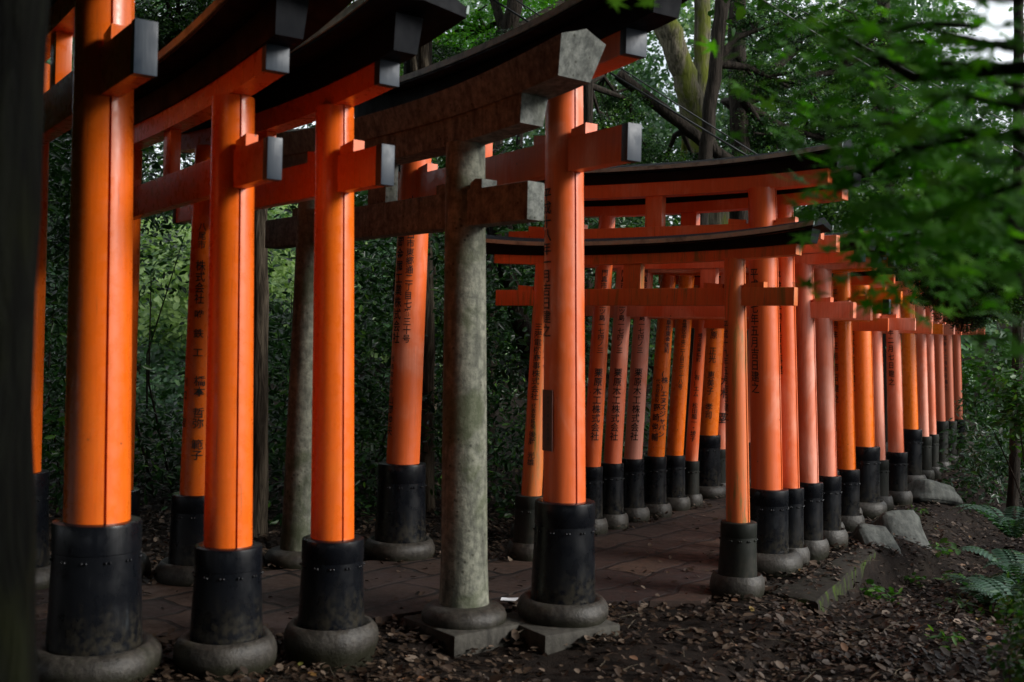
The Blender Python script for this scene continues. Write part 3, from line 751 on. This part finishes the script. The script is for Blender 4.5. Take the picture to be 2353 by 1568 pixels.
# added out-of-view trees that carry the wood on and block stray skylight
def light_blocking_trees():
    labs = ['tree with full crown behind and right of the viewer', 'dark tree behind the viewer, right of the path', 'thick crowned tree straight behind the viewer', 'leaning tree behind and left of the viewer', 'tree with low branches behind the viewer on the left',
            'spreading tree left of the viewer', 'tree beside the mossy trunk, outside the view', 'dark tree beyond the left edge of the view', 'tall tree left of the largest gate', 'tree behind the largest gate, outside the view']
    for k, lab in enumerate(labs):
        a = R(118 + 20.5*k); r_ = 6.2 + 1.6*(k % 2) + (3.0 if k > 8 else 0); x, y = r_*math.sin(a), r_*math.cos(a) + (1.5 if k > 5 else 0)
        g = float(gh(x, y)) - .1
        cs = [((x + random.uniform(-1.3, 1.3), y + random.uniform(-1.3, 1.3), z), 1.2) for z in (2.6, 4.0, 5.4, 6.8, 8.2)] + [((x*.55, y*.55 + .5, 7.6), 1.2)]
        tree(lab, [(x, y, g), (x + .05, y, 2.), (x - .1, y + .1, 4.5), (x, y, 7.)], .17, .10, 'bark_dark', cs, 'canopy', 2)
    for (x, y), lab in (((-7.6, 6.4), 'full crowned tree off to the left of the largest gate'), ((-7.8, 9.8), 'dense tree past the left edge behind the path')):
        g = float(gh(x, y)) - .1
        tree(lab, [(x, y, g), (x, y, 3.), (x, y + .1, 6.)], .17, .1, 'bark_dark', [((x + random.uniform(-.6, .4), y + random.uniform(-1., 1.), z), 1.15) for z in (1.6, 3.0, 4.4, 5.8, 7.2)], 'canopy', 2)
    for (x, y), lab in (((5.2, -2.2), 'leafy tree behind the viewer on the open side'),):
        g = float(gh(x, y)) - .1
        tree(lab, [(x, y, g), (x, y, 3.), (x, y + .1, 6.)], .15, .1, 'bark_dark', [((x + random.uniform(-.5, .5), y + random.uniform(-.5, .5), z), 1.0) for z in ((1.6, 3.0, 4.4, 5.8) if x < 9 else (1.2, 2.3, 3.3))], 'canopy', 2)
    cs = [((-1.6, 6.0, 6.2), 1.2), ((.6, 7.4, 6.4), 1.2), ((-.4, 9.4, 6.8), 1.2), ((1.9, 10.2, 6.9), 1.2), ((-2.8, 4.0, 6.2), 1.2), ((.2, 4.4, 6.6), 1.2), ((-3.4, 7.5, 6.3), 1.2), ((1.4, 2., 6.8), 1.1), ((-1., 1.4, 6.4), 1.2)]
    tree('tall tree behind the gates whose high branches roof over the path', [(-1.0, 10.6, -.2), (-1.0, 10.5, 3.), (-.9, 10.3, 6.), (-.6, 10., 7.5)], .16, .1, 'bark_dark', cs, 'canopy', 2)
light_blocking_trees()

# ---- maple with blurred branches close to the lens, upper right
def maple_tree():
    base = Vector((1.9, 1.5, -.1)); root = empty('maple_tree', base); tag(root, 'green maple whose blurred branches hang close over the upper right', 'tree')
    mb = MB().tube([(0, 0, -.1), (.03, 0, 1.2), (0, .1, 2.4), (-.05, .2, 4.)], [.07, .06, .05, .03], 12, .04)
    pos, sz, tn, nr = [], [], [], []
    def spray(p0, p1, n, spread, size=.05):
        p0, p1 = Vector(p0), Vector(p1)
        m_ = p0.lerp(p1, .5) + Vector((0, 0, .05))
        mb.tube([p0 - base, m_ - base, p1 - base], [.007, .005, .0015], 5)
        for i in range(n):
            f = random.uniform(.05, 1.0); c = p0.lerp(m_, f*2) if f < .5 else m_.lerp(p1, f*2 - 1)
            pos.append(c + Vector((random.gauss(0, spread), random.gauss(0, spread), random.gauss(0, spread*.55) - .02)))
            sz.append(size*random.uniform(.7, 1.2)); tn.append(min(1, max(0, random.gauss(.5, .22))))
            nr.append((random.gauss(0, .45), random.gauss(-.5, .4), 1.))
    for (x0, y0, Y0, x1, y1, Y1, n, s) in (
        (2353, 300, 1.9, 1880, 470, 2.5, 75, .06), (2353, 120, 1.8, 1900, 120, 2.3, 50, .07), (2353, 420, 1.8, 2000, 640, 2.4, 80, .07),
        (2353, 0, 1.8, 1780, 60, 2.6, 45, .07), (2353, 250, 1.8, 2050, 300, 2.2, 55, .08), (2400, 520, 2.0, 2150, 520, 2.4, 55, .09), (2400, 620, 1.9, 2230, 480, 2.2, 40, .08),
        (2300, 380, 2.2, 1830, 300, 2.8, 40, .07), (2250, 430, 2.3, 1930, 560, 2.7, 40, .05), (2400, 760, 1.7, 2290, 640, 2.0, 30, .07), (2353, 480, 2.1, 1900, 430, 2.7, 70, .07), (2353, 560, 2.2, 2080, 560, 2.7, 60, .08), (2353, 640, 2.2, 2130, 690, 2.6, 45, .06), (2300, -40, 2.0, 1760, -30, 2.6, 45, .08), (2250, 60, 2.1, 1730, 130, 2.7, 50, .09), (2300, 150, 2.1, 1820, 230, 2.7, 50, .09), (2400, 230, 2.0, 2200, 330, 2.3, 30, .08), (2353, 200, 2.2, 1960, 220, 2.7, 60, .09), (2353, 100, 2.3, 1850, 180, 2.9, 60, .1), (2353, 380, 2.3, 2000, 330, 2.8, 60, .09), (2353, 520, 2.3, 2000, 520, 2.8, 60, .08), (2250, 330, 2.3, 1890, 380, 2.8, 45, .06), (2400, 420, 1.7, 2290, 420, 1.9, 40, .07)):
        spray(at(x0, y0, Y0), at(x1, y1, Y1), n, s, .044)
    # branches above the picture that keep the nearest trunk and ground in shade
    for k in range(16):
        x0, y0, z0 = random.uniform(1.6, 2.4), random.uniform(.5, 2.4), random.uniform(2.45, 3.5)
        spray((x0, y0, z0), (x0 - random.uniform(1.0, 2.0), y0 + random.uniform(-.1, .6), z0 - random.uniform(-.1, .15)), 60, .13, .05)
    # a twig that reaches over the black roof, with two bright leaves
    tw0, tw1 = at(1800, -260, 2.6), at(1410, -20, 2.5)
    mb.tube([tw0 - base, (tw0 + tw1)/2 - base + Vector((0, 0, .03)), tw1 - base], [.005, .004, .0015], 5)
    for px, py in ((1408, 6), (1488, 10), (1440, -40), (1540, -60)):
        pos.append(at(px, py, 2.5)); sz.append(.042); tn.append(.85); nr.append((.1, -1., .5))
    mb.tube([(0, .1, 2.2), at(2420, 150, 1.8) - base, at(2353, 250, 1.85) - base], [.03, .018, .012], 7)
    mb.tube([at(2420, 150, 1.8) - base, at(2100, 180, 2.1) - base, at(1900, 60, 2.4) - base], [.014, .010, .003], 6)
    mb.tube([at(2420, 330, 1.8) - base, at(2200, 300, 2.1) - base, at(2000, 400, 2.4) - base], [.012, .008, .003], 6)
    mb.build('trunk', M['bark_dark'], root, 60)
    P = np.array([tuple(p - base) for p in pos])
    obj('crown', leaf_mesh('maple_spray', P, np.array(nr), np.array(sz)*1.25, np.array(tn), 'maple', M['maple']), root)
maple_tree()

# ---- understorey that reads as one mass behind the gates
def understorey():
    ps, ns, ts, ss = [], [], [], []
    def clump(x, y, z, r_, n, bright=0., s=.085):
        d = rng.normal(size=(n, 3)); d /= np.linalg.norm(d, axis=1, keepdims=True)
        p = d*(rng.uniform(.3, 1, n)[:, None]**.5)*np.array([r_, r_*.8, r_*.75]) + np.array([x, y, z])
        ps.append(p); ns.append(d*.5 + rng.normal(size=(n, 3))*.5 + np.array([0, -.25, .8]))
        ts.append(np.clip(rng.normal(.38 + bright, .2, n), 0, 1)); ss.append(rng.uniform(.6, 1.3, n)*s)
    def inwin(px, y0, y1, pxs, py):
        return abs(pxs - px) < 1
    k = 0
    while k < 1250:
        Y = random.uniform(8.6, 14.5); px = random.uniform(-150, 1500)
        u, _ = ray(px, 780); x = u*Y
        dl = (x - .5)*.866 - (Y - 8.5)*.5          # stay clear of the tunnel
        if dl > -.55 and Y > 7.5 and x > -.3: continue
        if Y < 9.2 and x > -1.2: continue
        z = random.uniform(-.2, 3.4); r_ = random.uniform(.22, .5); rp = r_/Y*F
        py = 784 + (EYE - z)/Y*F + .0244*(px - 1176)
        if abs(px - 375) < 50 + .7*rp and abs(py - 730) < 185 + .6*rp and random.random() < .90: continue
        if abs(px - 640) < 42 + .7*rp and abs(py - 590) < 90 + .6*rp and random.random() < .95: continue
        clump(x, Y, z, r_, 52, .16*random.uniform(-1, 1)); k += 1
    for _ in range(150):        # beyond the far end of the tunnel
        Y = random.uniform(15, 20); px = random.uniform(1500, 2450); u, _ = ray(px, 780)
        x = u*Y; d = (x - 1.55)*.866 - (Y - 6.9)*.5
        if -2.0 < d < .4: continue
        clump(x, Y, float(gh(x, Y)) + random.uniform(0, 2.6), random.uniform(.5, .95), 100, .1, .10)
    for _ in range(60):         # dark bank right of the tunnel
        Y = random.uniform(11, 16); px = random.uniform(2230, 2500); u, _ = ray(px, 780); x = u*Y
        clump(x, Y, float(gh(x, Y)) + random.uniform(0, .9), random.uniform(.3, .6), 90, -.05, .08)
    me = leaf_mesh('understorey', np.concatenate(ps), np.concatenate(ns), np.concatenate(ss), np.concatenate(ts), 'laurel', M['laurel'])
    o = obj('understorey', me); tag(o, 'dense dark leafy understorey filling the wood behind the gates', 'undergrowth', None, 'stuff')
    # twigs in the gloom
    mb = MB()
    for _ in range(20):
        Y = random.uniform(9.8, 13); px = random.uniform(80, 1150); u, _ = ray(px, 780); x = u*Y
        p = Vector((x, Y, 0)); q = p + Vector((random.uniform(-.8, .8), random.uniform(-.4, .4), random.uniform(1.2, 3.2)))
        mb.tube([p, p.lerp(q, .5) + Vector((random.uniform(-.25, .25), 0, 0)), q], [.014, .010, .004], 5)
    b = mb.build('twigs', M['bark_dark'], o, 60)
understorey()

def hill_foliage():
    n = 330; ps, ns, ts, ss = [], [], [], []
    for _ in range(n):
        Y = random.uniform(24, 42); x = random.uniform(-.62, .62)*Y
        z = float(gh(x, Y)) + random.uniform(0.2, 2.6); m_ = 110; r_ = random.uniform(.8, 1.6)
        d = rng.normal(size=(m_, 3)); d /= np.linalg.norm(d, axis=1, keepdims=True)
        ps.append(d*(rng.uniform(.4, 1, m_)[:, None]**.5)*np.array([r_, r_, r_*.7]) + np.array([x, Y, z]))
        ns.append(d + np.array([0, -.2, .6]) + rng.normal(size=(m_, 3))*.4); b = rng.uniform(.2, .75)
        ts.append(np.clip(rng.normal(b, .15, m_), 0, 1)); ss.append(rng.uniform(.7, 1.3, m_)*.24)
    for _ in range(230):        # clearing glimpsed between the gates, its light painted into the leaf tones
        px, py = (random.gauss(385, 38), random.uniform(520, 960)) if random.random() < .7 else (random.gauss(645, 40), random.uniform(470, 690))
        Y = random.uniform(17, 24); c = at(px, py, Y); m_ = 80; r_ = random.uniform(.3, .75)
        d = rng.normal(size=(m_, 3)); d /= np.linalg.norm(d, axis=1, keepdims=True)
        ps.append(d*(rng.uniform(.3, 1, m_)[:, None]**.5)*np.array([r_, r_, r_*.5]) + np.array(c))
        ns.append(d*.5 + np.array([.2, -.2, .8]) + rng.normal(size=(m_, 3))*.45)
        ts.append(np.clip(rng.normal(rng.uniform(.55, 1.3) if py < 780 else rng.uniform(.0, .6), .18, m_), 0, 1)); ss.append(rng.uniform(.6, 1.4, m_)*.115)
    k = 0
    while k < 1150:              # the far wood, with the sky showing through it
        Y = random.uniform(24, 34); px, py = random.uniform(-150, 2500), random.uniform(-60, 640)
        if px > 2165 + .5*py and py < 170 and random.random() < .93: continue
        if 630 < px < 800 and 40 < py < 190 and random.random() < .95: continue
        if random.random() < .2*math.sin(px*.021) + .25*math.sin(py*.03 + px*.008): continue
        c = at(px, py, Y); m_ = 150; r_ = random.uniform(.6, 1.3)
        d = rng.normal(size=(m_, 3)); d /= np.linalg.norm(d, axis=1, keepdims=True)
        ps.append(d*(rng.uniform(.3, 1, m_)[:, None]**.5)*np.array([r_, r_, r_*.6]) + np.array(c))
        ns.append(d*.6 + np.array([0, -.1, .7]) + rng.normal(size=(m_, 3))*.5); b = rng.uniform(.1, .7)
        ts.append(np.clip(rng.normal(b, .15, m_), 0, 1)); ss.append(rng.uniform(.6, 1.3, m_)*.15); k += 1
    me = leaf_mesh('hill_foliage', np.concatenate(ps), np.concatenate(ns), np.concatenate(ss), np.concatenate(ts), 'round', M['hillleaf'])
    tag(obj('hill_foliage', me), 'pale sunlit foliage on the slope far beyond the gates', 'foliage', None, 'stuff')
hill_foliage()

# ---- leaf litter
def leaf_litter():
    pts = []
    def inpath(x, y):
        # inside the paved strip?
        poly = front + back[::-1]; c = False; j = len(poly) - 1
        for i in range(len(poly)):
            (xi, yi), (xj, yj) = poly[i], poly[j]
            if (yi > y) != (yj > y) and x < (xj - xi)*(y - yi)/(yj - yi) + xi: c = not c
            j = i
        return c
    while len(pts) < 48000:
        Y = 3.6 + 12*random.random()**1.6; px = random.uniform(-100, 2450); u, _ = ray(px, 1200); x = u*Y
        inside = inpath(x, Y)
        if inside and random.random() > .045: continue
        d = math.sin(x*3.1 + 1.7)*math.sin(Y*2.7 + x)
        if 0.2 < x < 1.1 and Y < 5.6 and random.random() < .75: continue
        if random.random() < .36 + .34*d: continue
        pts.append((x, Y, .008 if inside else float(gh(x, Y)) + .012 + random.random()*.02))
    for c, r_ in RINGS:
        if c.y > 11: continue
        for _ in range(70):
            a = random.uniform(0, 2*PI); q = r_ + abs(random.gauss(0, .06)) - .01; x, y = c.x + q*math.cos(a), c.y + q*math.sin(a)
            if math.sin(a*2 + c.x*9) < -.2: continue
            pts.append((x, y, max(.008 if inpath(x, y) else -9, float(gh(x, y)) + .012) + random.random()*.03))
    P = np.array(pts); n = len(P)
    nr = rng.normal(size=(n, 3))*np.array([.36, .36, .1]) + np.array([0, 0, 1])
    me = leaf_mesh('fallen_leaves', P, nr, rng.uniform(.024, .042, n)*rng.choice([1., 1.25, 1.9], n, p=[.5, .35, .15]), rng.beta(1.6, 2.3, n), 'round', M['litter'])
    tag(obj('fallen_leaves', me), 'brown fallen leaves scattered over the dark soil', 'leaf litter', None, 'stuff')
leaf_litter()
def fallen_twigs():
    mb = MB()
    for _ in range(170):
        Y = 3.8 + 7*random.random()**1.4; px = random.uniform(300, 2400); u, _ = ray(px, 1200); x = u*Y
        a = random.uniform(0, PI); l_ = random.uniform(.05, .22); dx, dy = math.cos(a)*l_, math.sin(a)*l_
        p = [Vector((x + dx*f, Y + dy*f, max(float(gh(x + dx*f, Y + dy*f)), -.03) + .02 + .012*math.sin(f*5))) for f in (-.5, 0, .5)]
        p[1] += Vector((random.uniform(-.01, .01), random.uniform(-.01, .01), .006))
        mb.tube(p, [.0035, .003, .0015], 5)
    tag(mb.build('fallen_twigs', M['bark'], None, 60), 'small dry twigs lying among the fallen leaves', 'twigs', None, 'stuff')
fallen_twigs()

ps_ = MB().add([(-.05, -.02, .003), (.04, -.03, .004), (.055, .02, .012), (0, .03, .006), (-.045, .025, .01)], [[0, 1, 3, 4], [1, 2, 3]]).build('paper_scrap', M['white'], None, 0)
ps_.location = (.02, 6.28, .004); tag(ps_, 'crumpled white paper scrap on the path beside the stone pillar', 'litter')

# ---- ferns, seedlings and shrubs on the right bank
def fern_mesh():
    pos, nr, sz, tn, sp = [], [], [], [], []
    V_, F_, tone = [], [], []
    T, faces = TPL['laurel']
    for k in range(11):
        a = 2*PI*k/11 + random.uniform(-.2, .2); L_ = random.uniform(.42, .62)
        d = Vector((math.cos(a), math.sin(a), 0)); side = Vector((-d.y, d.x, 0))
        for i in range(1, 17):
            f = i/17; p = d*L_*f + Vector((0, 0, .40*L_*math.sin(f*2.3)*1.3))
            w = .17*L_*math.sin(min(1, f*1.15)*PI*.9 + .25)
            t_ = (d*L_ + Vector((0, 0, .9*L_*math.cos(f*2.3)))).normalized()
            for s in (1, -1):
                ax = (side*s + t_*.35).normalized()*max(w, .01)*1.5; nrm = ax.cross(t_*s).normalized()
                bx = ax.cross(nrm).normalized()*.075*L_*1.3
                b = len(V_)
                for q in T: V_.append(tuple(p + ax*q[0] + bx*q[1]*2.4 - Vector((0, 0, .25*ax.length*q[0]**2))))
                for fc in faces: F_.append([b + j for j in fc]); tone.append(random.gauss(.5, .15))
    me = bpy.data.meshes.new('fern_fronds'); me.from_pydata(V_, [], F_)
    at_ = me.attributes.new('tone', 'FLOAT', 'FACE'); at_.data.foreach_set('value', np.array(tone, np.float32)); me.materials.append(M['fern'])
    return me
FM = fern_mesh()
for lab, px, py, Y, s in (('feathery blue green fern reaching left at the right edge, topmost of the ferns', 2330, 1150, 8.3, .85), ('dim fern drooping below the topmost one at the right edge', 2350, 1250, 7.6, .8),
                          ('lower fern hidden partly by dark leaves at the right edge', 2350, 1380, 6.7, .65), ('small bright fern sprouting on the leafy bank', 2270, 1310, 7.2, .42), ('fern growing just left of the topmost one', 2265, 1180, 8.0, .6), ('dark fern between the drooping fern and the lowest one', 2320, 1320, 7.0, .6)):
    p = at(px, py, Y); o = obj('fern', FM, None, (p.x, p.y, float(gh(p.x, p.y)) - .01), random.uniform(0, 6), s)
    if s > .6: o.location.z = max(o.location.z, p.z - .3)
    tag(o, lab, 'fern', 'ferns on the right bank')
SEED = []
for k in range(2):
    n = 26; p = np.stack([rng.normal(0, .06, n), rng.normal(0, .06, n), rng.uniform(.02, .12, n)], 1)
    SEED.append(leaf_mesh('seedling_leaves', p, rng.normal(size=(n, 3))*.5 + np.array([0, 0, 1.]), rng.uniform(.05, .09, n), rng.uniform(.2, .8, n), 'round' if k else 'laurel', M['broad']))
for i, (lab, px, Y) in enumerate((('leafy seedling beside the thick orange pillar base', 2120, 10.0), ('bright green seedling at the mossy end of the kerb wall', 2008, 7.6),
        ('bright seedling alone in the middle of the leafy bank', 2215, 8.3), ('seedling above the lone bright one on the bank', 2180, 9.1), ('small seedling at the foot of the grey boulder', 2060, 7.4),
        ('low seedling near the dark shrubs on the right', 2220, 6.9), ('pale seedling among leaves at the lower right', 2190, 5.9), ('tiny seedling under the largest boulder', 2110, 8.4))):
    g = gpt(px, Y, 0.); o = obj('seedling', SEED[i % 2], None, g, i*1.1, random.uniform(.7, 1.15)); tag(o, lab, 'seedling', 'seedlings on the leafy bank')
SH = []
for k in range(2):
    p, nr, t = clusters(46, 34, (.5, .5, .5), .11)
    SH.append(leaf_mesh('shrub_leaves', p, nr, rng.uniform(.05, .1, len(p)), t*.8, 'round', M['broad']))
for i, (lab, px, py, Y, s) in enumerate((('dark shrub in the lower right corner nearest the viewer', 2440, 1500, 4.3, .42), ('dark bushy shrub at the right edge below the ferns', 2440, 1400, 5.4, .5),
        ('leafy shrub at the right edge above the ferns', 2400, 960, 10., .9), ('shrub with drooping leaves beyond the last gate', 2290, 880, 16., 1.3))):
    p = at(px, py, Y); g = float(gh(p.x, p.y)); root = empty('shrub', (p.x, p.y, g)); tag(root, lab, 'shrub', 'shrubs on the right bank')
    mb = MB()
    for k in range(7):
        e = Vector((random.uniform(-.4, .4)*s, random.uniform(-.4, .4)*s, max(.2, p.z - g + random.uniform(-.2, .3))))
        mb.tube([Vector((0, 0, -.05)), e*.5 + Vector((random.uniform(-.05, .05), 0, .05)), e], [.012, .009, .003], 5)
    mb.build('stem', M['bark_dark'], root, 60)
    obj('foliage', SH[i % 2], root, (0, 0, max(.3, p.z - g)), i*2.1, s)

# ---- overhead cables
def cable(label, a, b, sag, r_):
    a, b = Vector(a), Vector(b); pts = []
    for i in range(33):
        f = i/32; pts.append(a.lerp(b, f) - Vector((0, 0, sag*4*f*(1 - f))))
    o = MB().tube(pts, [r_]*33, 6).build('overhead_cable', M['cable'], None, 60)
    tag(o, label, 'cable', 'overhead cables')
M['cable'] = (lambda m: (NT(m).out((.022, .025, .028), .5), m)[1])(mat('cable_sheath'))
cable('upper cable of the pair crossing the leaves at the upper right', at(1700, -60, 8.5), at(2420, 330, 11.), .05, .006)
cable('lower cable of the pair crossing the leaves at the upper right', at(1660, -60, 8.6), at(2420, 390, 11.2), .05, .006)
cable('thick twisted cable sloping down behind the tall gate roof', at(1040, -60, 12.4), at(1740, 372, 12.), .02, .012)
cable('thin cable sloping beside the thick twisted one', at(1080, -70, 12.5), at(1760, 368, 12.2), .02, .008)

# ------------------------------------------------------------------ light, sky, camera
AZ, EL = 106.0, 26.0      # sun bearing clockwise from +Y, elevation
w = bpy.data.worlds.new('World'); sc.world = w; w.use_nodes = True
nt_ = w.node_tree; nt_.nodes.clear()
sky = nt_.nodes.new('ShaderNodeTexSky'); sky.sky_type = 'NISHITA'; sky.sun_disc = False
sky.sun_elevation = R(EL); sky.sun_rotation = R(AZ); sky.air_density = 1.0; sky.dust_density = 3.0; sky.ozone_density = 1.0
bg = nt_.nodes.new('ShaderNodeBackground'); bg.inputs[1].default_value = .12
wo = nt_.nodes.new('ShaderNodeOutputWorld')
# broken overcast: bright thin cloud over most of the sky
tc = nt_.nodes.new('ShaderNodeTexCoord'); cn = nt_.nodes.new('ShaderNodeTexNoise'); cn.inputs['Scale'].default_value = 2.2; cn.inputs['Detail'].default_value = 5
mr = nt_.nodes.new('ShaderNodeMapRange'); mr.inputs[1].default_value = .3; mr.inputs[2].default_value = .55; mr.inputs[3].default_value = .35; mr.inputs[4].default_value = 1.0
mx = nt_.nodes.new('ShaderNodeMix'); mx.data_type = 'RGBA'; mx.inputs[7].default_value = (8.2, 8.7, 9.3, 1)
nt_.links.new(tc.outputs['Generated'], cn.inputs['Vector']); nt_.links.new(cn.outputs[0], mr.inputs[0]); nt_.links.new(mr.outputs[0], mx.inputs[0])
nt_.links.new(sky.outputs[0], mx.inputs[6]); nt_.links.new(mx.outputs[2], bg.inputs[0])
nt_.links.new(bg.outputs[0], wo.inputs[0])
ld = bpy.data.lights.new('sun', 'SUN'); ld.energy = 3.2; ld.angle = R(22); ld.color = (1., .97, .92)
lo = bpy.data.objects.new('sun', ld); COL.objects.link(lo)
dv = Vector((math.sin(R(AZ))*math.cos(R(EL)), math.cos(R(AZ))*math.cos(R(EL)), math.sin(R(EL))))
lo.rotation_euler = dv.to_track_quat('Z', 'Y').to_euler(); lo.location = dv*20

cd = bpy.data.cameras.new('camera'); co = bpy.data.objects.new('camera', cd); COL.objects.link(co)
co.location = (0, 0, EYE); co.rotation_euler = (R(90), -ROLL, 0)
cd.sensor_fit = 'HORIZONTAL'; cd.sensor_width = 36; cd.lens = 36*F/2353
cd.clip_start = .05; cd.clip_end = 500
cd.dof.use_dof = True; cd.dof.focus_distance = 9.0; cd.dof.aperture_fstop = 2.5
sc.camera = co
sc.view_settings.view_transform = 'Standard'; sc.view_settings.look = 'None'; sc.view_settings.exposure = 0.48; sc.view_settings.gamma = 1
sc.cycles.max_bounces = 6; sc.cycles.diffuse_bounces = 3; sc.cycles.glossy_bounces = 2; sc.cycles.transmission_bounces = 3
sc.cycles.use_denoising = True
sc.cycles.sample_clamp_indirect = 6
